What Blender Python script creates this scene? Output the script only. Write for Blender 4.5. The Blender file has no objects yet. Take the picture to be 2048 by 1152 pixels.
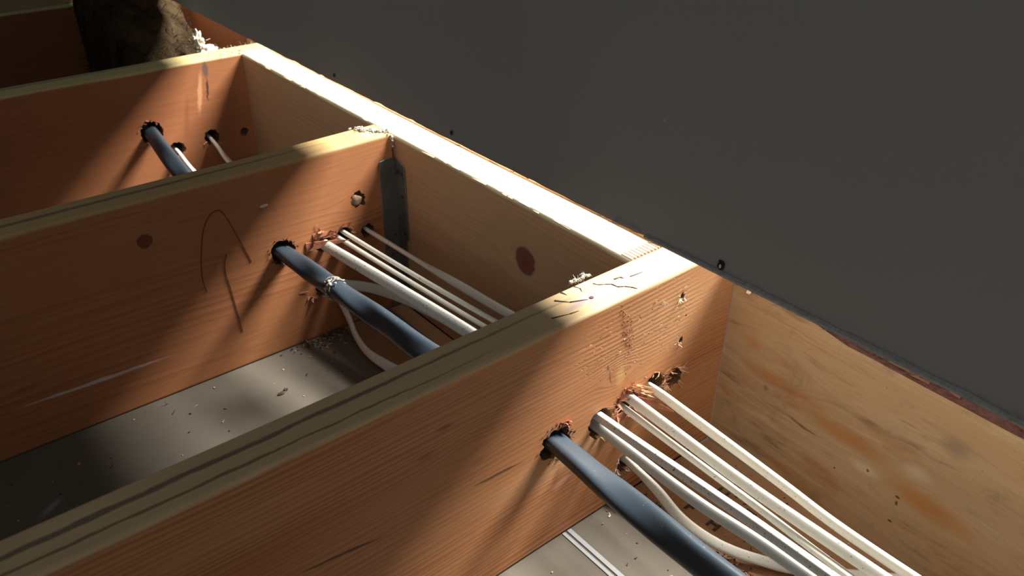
import bpy, bmesh, math, random
from mathutils import Vector, Matrix, noise
random.seed(7)
sc = bpy.context.scene
C = sc.collection
# ---------------------------------------------------------------- camera
cam = bpy.data.cameras.new('camera'); cam_o = bpy.data.objects.new('camera', cam); C.objects.link(cam_o)
cam.sensor_width = 36; cam.lens = 1671.73 / 2048 * 36; cam.clip_start = .01
RM = ((0.77462, 0.32602, -0.54191), (-0.63239, 0.40866, -0.65809), (0.00691, 0.85247, 0.52273))
cam_o.matrix_world = Matrix.Translation((-0.46218541, -0.36814828, 0.34432521)) @ Matrix(RM).to_4x4()
cam.dof.use_dof = True; cam.dof.focus_distance = .72; cam.dof.aperture_fstop = 11
sc.camera = cam_o
# ---------------------------------------------------------------- light
w = bpy.data.worlds.new('world'); sc.world = w; w.use_nodes = True
w.node_tree.nodes['Background'].inputs[0].default_value = (.92, .96, 1.0, 1)
w.node_tree.nodes['Background'].inputs[1].default_value = .112
def area(name, loc, target, sx, sy, energy, col):
    l = bpy.data.lights.new(name, 'AREA'); l.shape = 'RECTANGLE'; l.size = sx; l.size_y = sy; l.energy = energy; l.color = col
    o = bpy.data.objects.new(name, l); C.objects.link(o); o.location = loc
    o.rotation_euler = (Vector(target) - Vector(loc)).to_track_quat('-Z', 'Y').to_euler(); return o
# daylight of the neighbouring room, reaching the joists only through the slot under the wall
area('window_daylight', (3.55, -.72, 4.35), (-.1, .2, -.05), 1.5, 2.2, 1900, (1, .97, .92))
# added fill lamp near the camera, standing in for the room's ambient light
area('room_fill', (-.9, -1.7, 1.7), (-.2, .3, -.1), 1.4, 1.2, 3.4, (.96, .98, 1.0))
sc.view_settings.view_transform = 'Standard'; sc.view_settings.look = 'None'
sc.view_settings.exposure = 0; sc.view_settings.gamma = 1; sc.view_settings.use_curve_mapping = False

# ---------------------------------------------------------------- materials
class NT:
    def __init__(s, name):
        s.m = bpy.data.materials.new(name); s.m.use_nodes = True
        s.t = s.m.node_tree; s.n = s.t.nodes; s.b = s.n['Principled BSDF']
        s.pos = s.n.new('ShaderNodeNewGeometry').outputs['Position']
    def link(s, a, b):
        if hasattr(a, 'is_output') or isinstance(a, bpy.types.NodeSocket): s.t.links.new(a, b)
        else: b.default_value = a
    def math(s, op, a, b=0., c=None, clamp=False):
        n = s.n.new('ShaderNodeMath'); n.operation = op; n.use_clamp = clamp
        s.link(a, n.inputs[0]); s.link(b, n.inputs[1])
        if c is not None: s.link(c, n.inputs[2])
        return n.outputs[0]
    def mapping(s, v, loc=(0,0,0), rot=(0,0,0), scale=(1,1,1), typ='POINT'):
        n = s.n.new('ShaderNodeMapping'); n.vector_type = typ; s.link(v, n.inputs['Vector'])
        n.inputs['Location'].default_value = loc; n.inputs['Rotation'].default_value = rot; n.inputs['Scale'].default_value = scale
        return n.outputs[0]
    def noise(s, v, scale, detail=3, rough=.5):
        n = s.n.new('ShaderNodeTexNoise'); s.link(v, n.inputs['Vector'])
        n.inputs['Scale'].default_value = scale; n.inputs['Detail'].default_value = detail; n.inputs['Roughness'].default_value = rough
        return n.outputs['Fac']
    def rng(s, v, a, b, c=0., d=1., smooth=True):
        n = s.n.new('ShaderNodeMapRange'); n.interpolation_type = 'SMOOTHSTEP' if smooth else 'LINEAR'
        s.link(v, n.inputs['Value']); n.inputs['From Min'].default_value = a; n.inputs['From Max'].default_value = b
        n.inputs['To Min'].default_value = c; n.inputs['To Max'].default_value = d
        return n.outputs['Result']
    def mix(s, f, a, b, typ='MIX'):
        n = s.n.new('ShaderNodeMix'); n.data_type = 'RGBA'; n.blend_type = typ
        s.link(f, n.inputs['Factor'])
        for v, k in ((a, 6), (b, 7)):
            if isinstance(v, tuple): v = (*v, 1) if len(v) == 3 else v
            s.link(v, n.inputs[k])
        return n.outputs[2]
    def bump(s, h, dist, strength=1., prev=None):
        n = s.n.new('ShaderNodeBump'); s.link(h, n.inputs['Height']); n.inputs['Distance'].default_value = dist
        n.inputs['Strength'].default_value = strength
        if prev is not None: s.link(prev, n.inputs['Normal'])
        return n.outputs[0]
    def sep(s, v):
        n = s.n.new('ShaderNodeSeparateXYZ'); s.link(v, n.inputs[0]); return n.outputs
    def comb(s, x, y, z):
        n = s.n.new('ShaderNodeCombineXYZ')
        for k, v in enumerate((x, y, z)): s.link(v, n.inputs[k])
        return n.outputs[0]
    def ell(s, c, r, rot=(0,0,0), soft=.35, v=None):
        """mask of an ellipsoid (a stain or knot with a place of its own)"""
        m = s.mapping(s.pos if v is None else v, c, rot, r, 'TEXTURE')
        n = s.n.new('ShaderNodeVectorMath'); n.operation = 'LENGTH'; s.link(m, n.inputs[0])
        return s.rng(n.outputs['Value'], 1.0, 1.0 - soft, 0., 1.)

def wood(name, axis='x', early=(.60,.30,.135), late=(.40,.155,.055), pith=(.019,-.30), freq=210, knots=(), marks=(),
         top=None, topz=-.003, wobble=.010, blotch=.25, tearout=None, seed=0., contrast=1., rough=.62, streaks=None):
    """flat-sawn softwood board. knots: (l, z, r, swell, colour or None). marks: (centre, radii, rot, colour, strength, soft)"""
    s = NT(name)
    P = s.sep(s.pos)
    L, T, Z = (P[0], P[1], P[2]) if axis == 'x' else (P[1], P[0], P[2])
    low = s.mapping(s.comb(L, T, Z), (seed, seed*.7, seed*.3), (0,0,0), (2.6, 10, 10))
    n1 = s.math('SUBTRACT', s.noise(low, 1, 2, .4), .5)
    F = s.math('ADD', Z, s.math('MULTIPLY', n1, wobble*2))
    for (l, z, r, amp, col) in knots:
        dl = s.math('DIVIDE', s.math('SUBTRACT', L, l), r*3.2); dz = s.math('DIVIDE', s.math('SUBTRACT', Z, z), r*2.6)
        q = s.math('ADD', s.math('MULTIPLY', dl, dl), s.math('MULTIPLY', dz, dz))
        g = s.math('EXPONENT', s.math('MULTIPLY', q, -1.))
        th = s.math('TANH', s.math('MULTIPLY', dz, 3.2))
        F = s.math('SUBTRACT', F, s.math('MULTIPLY', s.math('MULTIPLY', g, th), amp))
    dt = s.math('SUBTRACT', T, pith[0]); dz = s.math('SUBTRACT', F, pith[1])
    rr = s.math('SQRT', s.math('ADD', s.math('MULTIPLY', dt, dt), s.math('MULTIPLY', dz, dz)))
    mid = s.noise(s.mapping(s.comb(L, T, F), (seed,0,0), (0,0,0), (1.2, 20, 60)), 1, 2)
    ring = s.math('FRACT', s.math('ADD', s.math('MULTIPLY', rr, freq), s.math('MULTIPLY', mid, 3.)))
    lw = s.math('MULTIPLY', s.rng(ring, .25, .86), s.rng(ring, 1.0, .93))
    vari = s.noise(s.mapping(s.comb(L, T, F), (seed*2,0,0), (0,0,0), (3, 16, 34)), 1, 3)
    big = s.noise(s.mapping(s.comb(L, T, Z), (seed*5,0,0), (0,0,0), (2.2, 6, 11)), 1, 2, .5)
    lw = s.math('MULTIPLY', lw, s.rng(vari, .25, .75, .25*contrast, 1.*contrast))
    lw = s.math('MULTIPLY', lw, s.rng(big, .36, .62, .25, 1.))
    col = s.mix(lw, early, late)
    # slow colour drift and fibres
    dr = s.noise(s.mapping(s.comb(L, T, Z), (seed*3,0,0), (0,0,0), (4, 14, 14)), 1, 4, .6)
    col = s.mix(s.rng(dr, .35, .72, 0., blotch), col, tuple(c*k for c, k in zip(late, (.95,.85,.8))))
    fib = s.noise(s.mapping(s.comb(L, T, F), (0,0,0), (0,0,0), (22, 900, 900)), 1, 3, .6)
    col = s.mix(s.rng(fib, .3, .75, .0, .30), col, tuple(c*.72 for c in late))
    if streaks:
        for (c, lo, hi, st, sl, sz, off) in streaks:
            q = s.noise(s.mapping(s.comb(L, T, F), (off, 0, off), (0,0,0), (sl, 10, sz)), 1, 5, .62)
            col = s.mix(s.rng(q, lo, hi, 0., st), col, c)
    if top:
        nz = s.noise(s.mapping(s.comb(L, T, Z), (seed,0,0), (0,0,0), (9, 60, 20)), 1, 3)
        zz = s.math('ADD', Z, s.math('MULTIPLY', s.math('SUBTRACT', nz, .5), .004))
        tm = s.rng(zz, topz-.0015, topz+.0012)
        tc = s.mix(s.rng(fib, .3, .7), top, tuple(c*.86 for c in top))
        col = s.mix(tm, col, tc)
    for (l, z, r, amp, kc) in knots:
        if not kc: continue
        for rad, cc, st in ((1.25, tuple(c*.42 for c in kc), .8), (.98, kc, .95), (.5, tuple(c*.8 for c in kc), .7)):
            dl = s.math('DIVIDE', s.math('SUBTRACT', L, l), r*rad*.95); dz2 = s.math('DIVIDE', s.math('SUBTRACT', Z, z), r*rad)
            q = s.math('SQRT', s.math('ADD', s.math('MULTIPLY', dl, dl), s.math('MULTIPLY', dz2, dz2)))
            q = s.math('ADD', q, s.math('MULTIPLY', s.math('SUBTRACT', fib, .5), .5))
            col = s.mix(s.rng(q, 1.06, .84, 0., st), col, cc)
    if marks:
        wn = s.n.new('ShaderNodeTexNoise'); s.link(s.mapping(s.comb(L, T, Z), (0,0,0), (0,0,0), (50, 160, 160)), wn.inputs['Vector'])
        wn.inputs['Detail'].default_value = 3; wn.inputs['Scale'].default_value = 1
        va = s.n.new('ShaderNodeVectorMath'); va.operation = 'MULTIPLY_ADD'
        s.link(wn.outputs['Color'], va.inputs[0]); va.inputs[1].default_value = (.006, .004, .004)
        off = s.n.new('ShaderNodeVectorMath'); off.operation = 'SUBTRACT'; s.link(s.pos, off.inputs[0]); off.inputs[1].default_value = (.003, .002, .002)
        s.link(off.outputs[0], va.inputs[2]); vp = va.outputs[0]
        for (c, r, rot, mc, st, soft) in marks:
            m = s.ell(c, r, rot, soft, vp)
            col = s.mix(s.math('MULTIPLY', m, st), col, mc)
    # fine specks of dirt
    sp = s.noise(s.pos, 420, 2, .6)
    col = s.mix(s.rng(sp, .71, .76, 0., .55), col, (.10,.05,.025))
    b1 = s.bump(s.math('ADD', s.math('MULTIPLY', lw, .5), s.math('MULTIPLY', fib, .5)), .00035, .45)
    if tearout:     # torn, chattered grain: short dark pits strung along the rings
        c, r = tearout
        msk = s.ell(c, r, soft=.45)
        pit = s.noise(s.mapping(s.comb(L, T, F), (0,0,0), (0,0,0), (260, 10, 330)), 1, 2, .5)
        pm = s.math('MULTIPLY', s.rng(pit, .60, .67), msk)
        pm = s.math('MULTIPLY', pm, s.rng(lw, .05, .4))
        col = s.mix(s.math('MULTIPLY', pm, .75), col, (.20,.075,.025))
        ch = s.math('MULTIPLY', s.math('SINE', s.math('MULTIPLY', rr, freq*6.28)), .5)
        b1 = s.bump(s.math('MULTIPLY', ch, msk), .0004, .25, b1)
        b1 = s.bump(s.math('MULTIPLY', pm, -1), .002, .9, b1)
    s.link(col, s.b.inputs['Base Color']); s.b.inputs['Roughness'].default_value = rough
    s.b.inputs['Specular IOR Level'].default_value = .35
    s.link(b1, s.b.inputs['Normal'])
    return s.m

def plain(name, col, rough=.6, metal=0., nscale=0, namt=0., bump=0., bscale=200, spec=.4, dark=None):
    s = NT(name)
    c = (*col, 1)
    s.b.inputs['Base Color'].default_value = c
    if nscale:
        n = s.noise(s.pos, nscale, 4, .6)
        s.link(s.mix(s.rng(n, .3, .75, 0., namt), col, dark or tuple(x*.5 for x in col)), s.b.inputs['Base Color'])
    if bump: s.link(s.bump(s.noise(s.pos, bscale, 3, .6), bump, .6), s.b.inputs['Normal'])
    s.b.inputs['Roughness'].default_value = rough; s.b.inputs['Metallic'].default_value = metal
    s.b.inputs['Specular IOR Level'].default_value = spec
    return s.m

DK = (.035,.018,.010)
KN = (.26,.075,.03)
TOPC = (.60,.425,.225)
HX = (0, 0, 0)
RY = lambda d: (0, math.radians(d), 0)
RZ = lambda d: (0, 0, math.radians(d))
STREAK = (.10,.075,.055)
m_j1 = wood('wood_near_joist', 'x', (.54,.25,.105), (.34,.120,.040), (.055,-.285), 225,
    knots=[(-.044,-.076,.006,.012,None), (-.20,-.07,.006,.006,None)],
    marks=[((-.75,.021,.0),(.78,.0032,.01),RZ(0.4),STREAK,.80,.35),
           ((-.42,.0105,.0),(.32,.0016,.01),RZ(-.5),(.16,.06,.035),.75,.5),
           ((-.05,.017,.0),(.055,.0065,.008),RZ(4),(.30,.22,.26),.75,.45),
           ((-.042,.0,-.078),(.007,.008,.018),RY(-6),(.62,.36,.13),.75,.8),
           ((-.054,.0,-.074),(.0010,.006,.011),RY(-14),(.14,.05,.03),.8,.5),
           ((-.0585,.0,-.0625),(.0012,.006,.0035),RY(-10),(.12,.03,.05),.85,.5),
           ((-.172,.0,-.1097),(.030,.012,.0020),RY(5),(.10,.045,.020),.85,.6),
           ((-.303,.0,-.102),(.042,.012,.0017),RY(8),(.08,.035,.015),.85,.6),
           ((-.218,.0,-.038),(.010,.012,.004),RY(0),(.16,.06,.025),.6,.8),
           ((-.40,.0,-.075),(.26,.01,.032),RY(-2),(.36,.115,.040),.45,.9),
           ((-.09,.0,-.135),(.12,.01,.028),RY(-2),(.64,.38,.20),.55,.95), ((.02,.0,-.04),(.11,.01,.075),HX,(.60,.36,.19),.45,.95),
           ((-.235,.0,-.055),(.010,.012,.004),RY(0),(.20,.07,.03),.5,.8),
           ((-.19,.0,-.085),(.012,.012,.006),RY(0),(.22,.08,.035),.35,.9),
           ((-.0405,.0,-.038),(.0055,.01,.036),RY(-18),(.26,.085,.03),.6,.9),
           ((-.110,.0,-.152),(.006,.01,.022),RY(14),(.30,.12,.05),.6,.8), ((-.103,.0,-.160),(.016,.01,.004),RY(-12),(.62,.30,.20),.7,.6)],
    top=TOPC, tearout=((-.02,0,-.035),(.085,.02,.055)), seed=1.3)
m_j2 = wood('wood_middle_joist', 'x', (.48,.20,.082), (.33,.112,.040), (.43,-.42), 110,
    knots=[(-.053,.0-.068,.0075,.011,None), (-.285,-.042,.0065,.006,(.20,.055,.02)), (-.62,-.14,.006,.006,(.2,.06,.02))],
    marks=[((-.55,.425,.0),(.58,.0040,.012),RZ(0.3),(.13,.10,.075),.75,.4),
           ((-.053,.406,-.068),(.022,.01,.022),HX,(.50,.17,.05),.45,.9),
           ((-.36,.406,-.175),(.085,.006,.0022),RY(1.5),(.72,.66,.60),.65,.5),
           ((-.42,.406,-.155),(.018,.008,.004),HX,(.24,.09,.04),.6,.8),
           ((-.02,.42,.002),(.022,.016,.01),HX,(.42,.40,.36),.5,.9)],
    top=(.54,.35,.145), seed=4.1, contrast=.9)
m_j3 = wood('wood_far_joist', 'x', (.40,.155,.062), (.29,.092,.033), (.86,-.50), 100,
    knots=[(-.42,-.09,.006,.006,(.15,.04,.02)), (-.055,-.05,.010,.010,None)],
    marks=[((-.60,.840,.0),(.62,.006,.01),RZ(.2),(.13,.10,.07),.6,.4),
           ((-.0567,.812,-.014),(.0050,.01,.014),RY(4),(.12,.085,.07),.85,.5),
           ((-.0585,.812,-.042),(.0022,.01,.020),RY(8),DK,.85,.5),
           ((-.070,.812,-.045),(.0045,.01,.038),RY(12),(.66,.36,.17),.7,.6),
           ((-.095,.812,-.075),(.005,.01,.045),RY(12),(.24,.08,.03),.5,.8)],
    top=(.56,.46,.20), topz=-.003, seed=8.2, contrast=.42)
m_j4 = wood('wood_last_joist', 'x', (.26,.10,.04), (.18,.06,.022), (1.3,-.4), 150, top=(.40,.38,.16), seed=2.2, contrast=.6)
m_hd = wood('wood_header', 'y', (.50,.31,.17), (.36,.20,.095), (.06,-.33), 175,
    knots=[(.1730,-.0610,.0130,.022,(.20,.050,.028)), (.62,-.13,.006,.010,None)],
    marks=[((.0,.10,-.20),(.02,.06,.02),HX,(.40,.20,.08),.4,.9)], top=(.80,.72,.50), topz=-.004, seed=3.7, contrast=.62, blotch=.12)  # top colour made paler so the daylit edge burns out to white
m_rim = wood('wood_rim', 'y', (.54,.37,.21), (.42,.25,.115), (.12,-.52), 70,
    knots=[(-.055,-.10,.010,.022,None), (-.21,-.16,.012,.016,None)],
    marks=[((.098,-.055,-.115),(.01,.045,.012),RY(0),(.42,.17,.045),0.70,.9),
           ((.098,-.03,-.09),(.01,.012,.010),HX,(.45,.20,.06),0.70,.9),
           ((.098,-.135,-.130),(.01,.060,.014),(math.radians(4),0,0),(.46,.19,.045),0.75,.9),
           ((.098,-.21,-.150),(.01,.055,.018),(math.radians(6),0,0),(.44,.18,.04),0.80,.9),
           ((.098,-.155,-.150),(.01,.020,.008),HX,(.78,.62,.45),.45,.9),
           ((.098,-.195,-.125),(.01,.018,.010),HX,(.76,.60,.42),.40,.9),
           ((.098,-.215,-.085),(.01,.018,.014),HX,(.16,.12,.09),.55,.95),
           ((.098,-.052,-.128),(.01,.004,.004),HX,(.14,.09,.06),.6,.9),
           ((.098,-.093,-.145),(.01,.020,.0016),(math.radians(7),0,0),(.16,.09,.04),.8,.6),
           ((.098,-.06,-.055),(.01,.05,.0014),(math.radians(3),0,0),(.35,.19,.08),.6,.6),
           ((.098,-.10,-.062),(.01,.06,.0016),(math.radians(3),0,0),(.40,.22,.10),.5,.6),
           ((.098,-.187,-.158),(.01,.0028,.0016),HX,DK,.85,.5), ((.098,-.188,-.164),(.01,.0016,.0028),HX,DK,.8,.5),
           ((.098,-.158,-.150),(.01,.0018,.0022),HX,DK,.8,.5), ((.098,-.187,-.185),(.01,.0022,.0016),HX,DK,.85,.5),
           ((.098,-.131,-.167),(.01,.0014,.0010),HX,DK,.9,.5)],
    top=None, seed=6.4, contrast=.9, blotch=.5, wobble=.020,
    streaks=[((.40,.17,.05),.50,.66,.75,7,30,3.), ((.20,.12,.065),.55,.72,.8,9,60,11.), ((.24,.16,.10),.56,.68,.5,22,26,21.), ((.66,.50,.33),.56,.72,.45,8,28,31.)])
m_rimf = wood('wood_far_rim', 'y', (.66,.38,.18), (.50,.25,.10), (.14,-.4), 130, seed=5.5, contrast=.5)
m_plate = wood('wood_plate', 'y', (.36,.20,.10), (.24,.12,.055), (.05,-.6), 90, seed=9.1, contrast=.7, blotch=.6)
m_ply = plain('subfloor_board', (.35,.24,.14), .8, nscale=30, namt=.4)
m_bark = plain('bark', (.085,.028,.016), .85, nscale=90, namt=.7, bump=.003, bscale=120)
m_end = NT('end_grain'); _r = m_end.math('SINE', m_end.math('MULTIPLY', m_end.math('ADD', m_end.sep(m_end.pos)[0], m_end.math('MULTIPLY', m_end.sep(m_end.pos)[2], .9)), 1500))
m_end.link(m_end.mix(m_end.rng(_r, .1, .8), (.50,.38,.24), (.16,.08,.04)), m_end.b.inputs['Base Color']); m_end.b.inputs['Roughness'].default_value = .8; m_end = m_end.m
m_hole = plain('charred_bore', (.085,.042,.024), .9, nscale=300, namt=.6, bump=.002, bscale=300)
m_bore = plain('bored_wood', (.24,.115,.06), .9, nscale=300, namt=.6, bump=.003, bscale=260)
m_chip = plain('splinter_wood', (.62,.36,.20), .7, nscale=300, namt=.45, dark=(.30,.11,.05))
m_red = plain('torn_wood', (.40,.15,.08), .8, nscale=200, namt=.6, dark=(.14,.05,.03))
m_pale = plain('pale_chip', (.78,.68,.52), .8, nscale=200, namt=.3)
m_fluff = plain('lint', (.42,.40,.35), .95, nscale=200, namt=.5)
def cable_mat(name, col, rough, dirt, dcol, spec=.5):
    s = NT(name)
    n = s.noise(s.pos, 520, 2, .5); n2 = s.noise(s.pos, 26, 3, .6)
    c = s.mix(s.rng(n2, .4, .75, 0., .25), col, tuple(x*.72 for x in col))
    c = s.mix(s.rng(n, .74-.08*dirt, .77-.08*dirt, 0., dirt), c, dcol)
    s.link(c, s.b.inputs['Base Color']); s.b.inputs['Roughness'].default_value = rough; s.b.inputs['Specular IOR Level'].default_value = spec
    s.link(s.bump(s.noise(s.pos, 120, 2, .5), .0003, .12), s.b.inputs['Normal'])
    return s.m
m_white = cable_mat('white_cable_jacket', (.74,.71,.62), .42, .7, (.10,.08,.06))
m_grey = cable_mat('greyish_cable_jacket', (.60,.62,.58), .35, .5, (.15,.12,.09))
m_dirty = cable_mat('dusty_cable_jacket', (.70,.68,.60), .45, 1., (.06,.05,.04))
m_dark = cable_mat('dark_cable_jacket', (.034,.048,.062), .36, .35, (.35,.35,.33), .65)
m_copper = plain('wire_core', (.5,.3,.2), .4, 1)
m_zinc = plain('galvanised_steel', (.22,.23,.215), .48, .75, nscale=60, namt=.5)
m_nail = plain('nail_steel', (.10,.09,.08), .5, .7, nscale=200, namt=.5)
m_pencil = plain('pencil_graphite', (.12,.045,.025), .6)
m_ink = plain('stamp_ink', (.028,.020,.016), .8, nscale=300, namt=.6, dark=(.12,.07,.04))
m_wall = NT('dark_grey_paint')
_n = m_wall.noise(m_wall.pos, 260, 3, .6); _n2 = m_wall.noise(m_wall.pos, 3, 2, .5); _n3 = m_wall.noise(m_wall.pos, 150, 1, .5)
_c = m_wall.mix(m_wall.rng(_n2, .3, .7), (.385,.38,.355), (.41,.405,.38))
_c = m_wall.mix(m_wall.rng(_n3, .80, .84, 0., .5), _c, (.75,.74,.70))
m_wall.link(_c, m_wall.b.inputs['Base Color']); m_wall.b.inputs['Roughness'].default_value = .6
m_wall.b.inputs['Specular IOR Level'].default_value = .25
m_wall.link(m_wall.bump(_n, .0006, .5), m_wall.b.inputs['Normal']); m_wall = m_wall.m
m_paper = plain('torn_wall_edge', (.42,.43,.43), .9, nscale=400, namt=.6)
m_floor = NT('ceiling_board_back')
_n = m_floor.noise(m_floor.pos, 9, 4, .6); _f = m_floor.noise(m_floor.pos, 500, 2, .6)
_c = m_floor.mix(m_floor.rng(_n, .3, .7), (.128,.107,.080), (.102,.086,.064))
_c = m_floor.mix(m_floor.rng(_f, .66, .74, 0., .5), _c, (.16,.13,.09))
for c, r, a in (((-.455,.27,-.2255),(.012,.02,.01),20), ((-.44,.315,-.2255),(.02,.006,.01),35), ((-.43,.25,-.2255),(.006,.02,.01),0)):
    _c = m_floor.mix(m_floor.math('MULTIPLY', m_floor.ell(c, r, RZ(a), .9), .55), _c, (.30,.30,.29))
m_floor.link(_c, m_floor.b.inputs['Base Color']); m_floor.b.inputs['Roughness'].default_value = .85
m_floor.link(m_floor.bump(_f, .0004, .4), m_floor.b.inputs['Normal']); m_floor = m_floor.m
m_bead = plain('white_paper_tape', (.36,.37,.37), .7, nscale=60, namt=.3)
m_void = plain('cavity_shade', (.02,.013,.01), .9)  # near-black: shade inside the floor gap put into the colour
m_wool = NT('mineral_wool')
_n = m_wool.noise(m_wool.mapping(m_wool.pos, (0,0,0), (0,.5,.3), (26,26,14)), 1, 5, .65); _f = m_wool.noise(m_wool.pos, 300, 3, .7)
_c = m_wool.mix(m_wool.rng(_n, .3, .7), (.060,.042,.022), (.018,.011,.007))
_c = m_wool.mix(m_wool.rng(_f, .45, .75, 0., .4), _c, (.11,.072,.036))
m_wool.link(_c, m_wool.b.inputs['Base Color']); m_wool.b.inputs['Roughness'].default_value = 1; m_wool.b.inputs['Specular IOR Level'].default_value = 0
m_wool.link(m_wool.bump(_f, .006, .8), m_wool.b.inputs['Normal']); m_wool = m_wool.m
m_fibre = plain('lit_wool_fibre', (.58,.52,.42), 1, nscale=300, namt=.4)  # light on the frayed wool tip is painted in as a pale colour

# ---------------------------------------------------------------- object helpers
def mesh(name, bm, mat, origin=(0,0,0), parent=None, smooth=False):
    me = bpy.data.meshes.new(name)
    bmesh.ops.recalc_face_normals(bm, faces=bm.faces)
    bmesh.ops.translate(bm, verts=bm.verts, vec=-Vector(origin))
    bm.to_mesh(me); bm.free()
    for m in (mat if isinstance(mat, (list, tuple)) else [mat]): me.materials.append(m)
    if smooth:
        for p in me.polygons: p.use_smooth = True
    o = bpy.data.objects.new(name, me); C.objects.link(o)
    if parent:
        o.parent = parent
        po = Vector(parent.location); q = parent.parent
        while q: po += Vector(q.location); q = q.parent
        o.location = Vector(origin) - po
    else: o.location = origin
    return o
def tag(o, label, cat, group=None, kind=None):
    o['label'] = label; o['category'] = cat
    if group: o['group'] = group
    if kind: o['kind'] = kind
    return o
def thing(name, label, cat, loc, group=None):
    o = bpy.data.objects.new(name, None); o.empty_display_size = .03; C.objects.link(o); o.location = loc
    return tag(o, label, cat, group)
def struct(o):
    o['kind'] = 'structure'; return o
def box(bm, a, b):
    r = bmesh.ops.create_cube(bm, size=1)['verts']
    s = Vector(b) - Vector(a); c = (Vector(a) + Vector(b)) / 2
    for v in r: v.co = Vector((v.co.x*s.x, v.co.y*s.y, v.co.z*s.z)) + c
    return r
def board_bm(axis, l0, l1, t0, t1, z0, z1, rad=.004, seg=40, wob=.0006, seed=0, wane=None):
    """a sawn board: rounded long edges, swept along its length with a slight wobble"""
    bm = bmesh.new(); prof = []
    for (cx, cz, a0) in ((t1-rad, z1-rad, 0), (t0+rad, z1-rad, 90), (t0+rad, z0+rad, 180), (t1-rad, z0+rad, 270)):
        for k in range(5):
            a = math.radians(a0 + k*22.5); prof.append((cx+rad*math.cos(a), cz+rad*math.sin(a)))
    rings = []
    for i in range(seg+1):
        l = l0 + (l1-l0)*i/seg; ring = []
        for (t, z) in prof:
            dt = noise.noise(Vector((l*6, seed, t*20)))*wob; dz = noise.noise(Vector((l*5, seed+9, t*10)))*wob*1.4
            if i in (0, seg): dt = dz = 0
            if wane: t2, z2 = wane(l, t, z)
            else: t2, z2 = t, z
            ring.append(bm.verts.new((l, t2+dt, z2+dz) if axis == 'x' else (t2+dt, l, z2+dz)))
        rings.append(ring)
    n = len(prof)
    for i in range(seg):
        for k in range(n):
            bm.faces.new((rings[i][k], rings[i][(k+1) % n], rings[i+1][(k+1) % n], rings[i+1][k]))
    bm.faces.new(rings[0]); bm.faces.new(rings[-1][::-1])
    return bm
def cutter_bm(bm, x, z, y0, y1, r, rag=.18, n=26, sx=1., sz=1., seed=0):
    """irregular bored hole running along y"""
    rows = []
    for j, y in enumerate((y0, y0+(y1-y0)*.5, y1)):
        row = []
        for k in range(n):
            a = 2*math.pi*k/n
            rr = r*(1 + rag*(noise.noise(Vector((math.cos(a)*2.2, math.sin(a)*2.2, seed+j*.7)))) + rag*.5*noise.noise(Vector((math.cos(a)*7, math.sin(a)*7, seed*3.+j))))
            row.append(bm.verts.new((x+rr*sx*math.cos(a), y, z+rr*sz*math.sin(a))))
        rows.append(row)
    for j in range(2):
        for k in range(n): bm.faces.new((rows[j][k], rows[j][(k+1) % n], rows[j+1][(k+1) % n], rows[j+1][k]))
    bm.faces.new(rows[0][::-1]); bm.faces.new(rows[-1])
def cut(o, cutters):
    """subtract each (x,z,y0,y1,r,...) hole from board o; bore walls take the second material"""
    for i, c in enumerate(cutters):
        bm = bmesh.new(); cutter_bm(bm, *c[:5], **(c[5] if len(c) > 5 else {}), seed=i*3.7+c[0]*50)
        bmesh.ops.recalc_face_normals(bm, faces=bm.faces)
        me = bpy.data.meshes.new('tmp'); bm.to_mesh(me); bm.free(); me.materials.append(o.data.materials[0]); me.materials.append(m_bore)
        for p in me.polygons: p.material_index = 1
        co = bpy.data.objects.new('tmp', me); C.objects.link(co)
        md = o.modifiers.new('b', 'BOOLEAN'); md.operation = 'DIFFERENCE'; md.solver = 'EXACT'; md.object = co
        try: md.material_mode = 'TRANSFER'
        except Exception: pass
        dg = bpy.context.evaluated_depsgraph_get(); dg.update()
        nm = bpy.data.meshes.new_from_object(o.evaluated_get(dg)); nm.name = o.data.name
        o.modifiers.clear(); old = o.data; o.data = nm; bpy.data.meshes.remove(old)
        bpy.data.objects.remove(co); bpy.data.meshes.remove(me)
def sliver(bm, p, d, up, L, w, th=.0006, curl=0., n=6, mat=0):
    """a thin tapering splinter or shaving"""
    p = Vector(p); d = Vector(d).normalized(); up = Vector(up).normalized(); s = d.cross(up).normalized()
    prev = None
    for i in range(n+1):
        t = i/n; ww = w*(1-t)**.7*.5 + .00012; hh = th*(1-.6*t)*.5
        c = p.copy()
        vs = [bm.verts.new(c+s*ww+up*hh), bm.verts.new(c-s*ww+up*hh), bm.verts.new(c-s*ww-up*hh), bm.verts.new(c+s*ww-up*hh)]
        if prev:
            for k in range(4): f = bm.faces.new((prev[k], prev[(k+1) % 4], vs[(k+1) % 4], vs[k])); f.material_index = mat
        else: bm.faces.new(vs[::-1])
        prev = vs
        R = Matrix.Rotation(curl/n, 3, s); d = (R @ d).normalized(); up = (R @ up).normalized()
        p = p + d*(L/n)
    bm.faces.new(prev)
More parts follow.
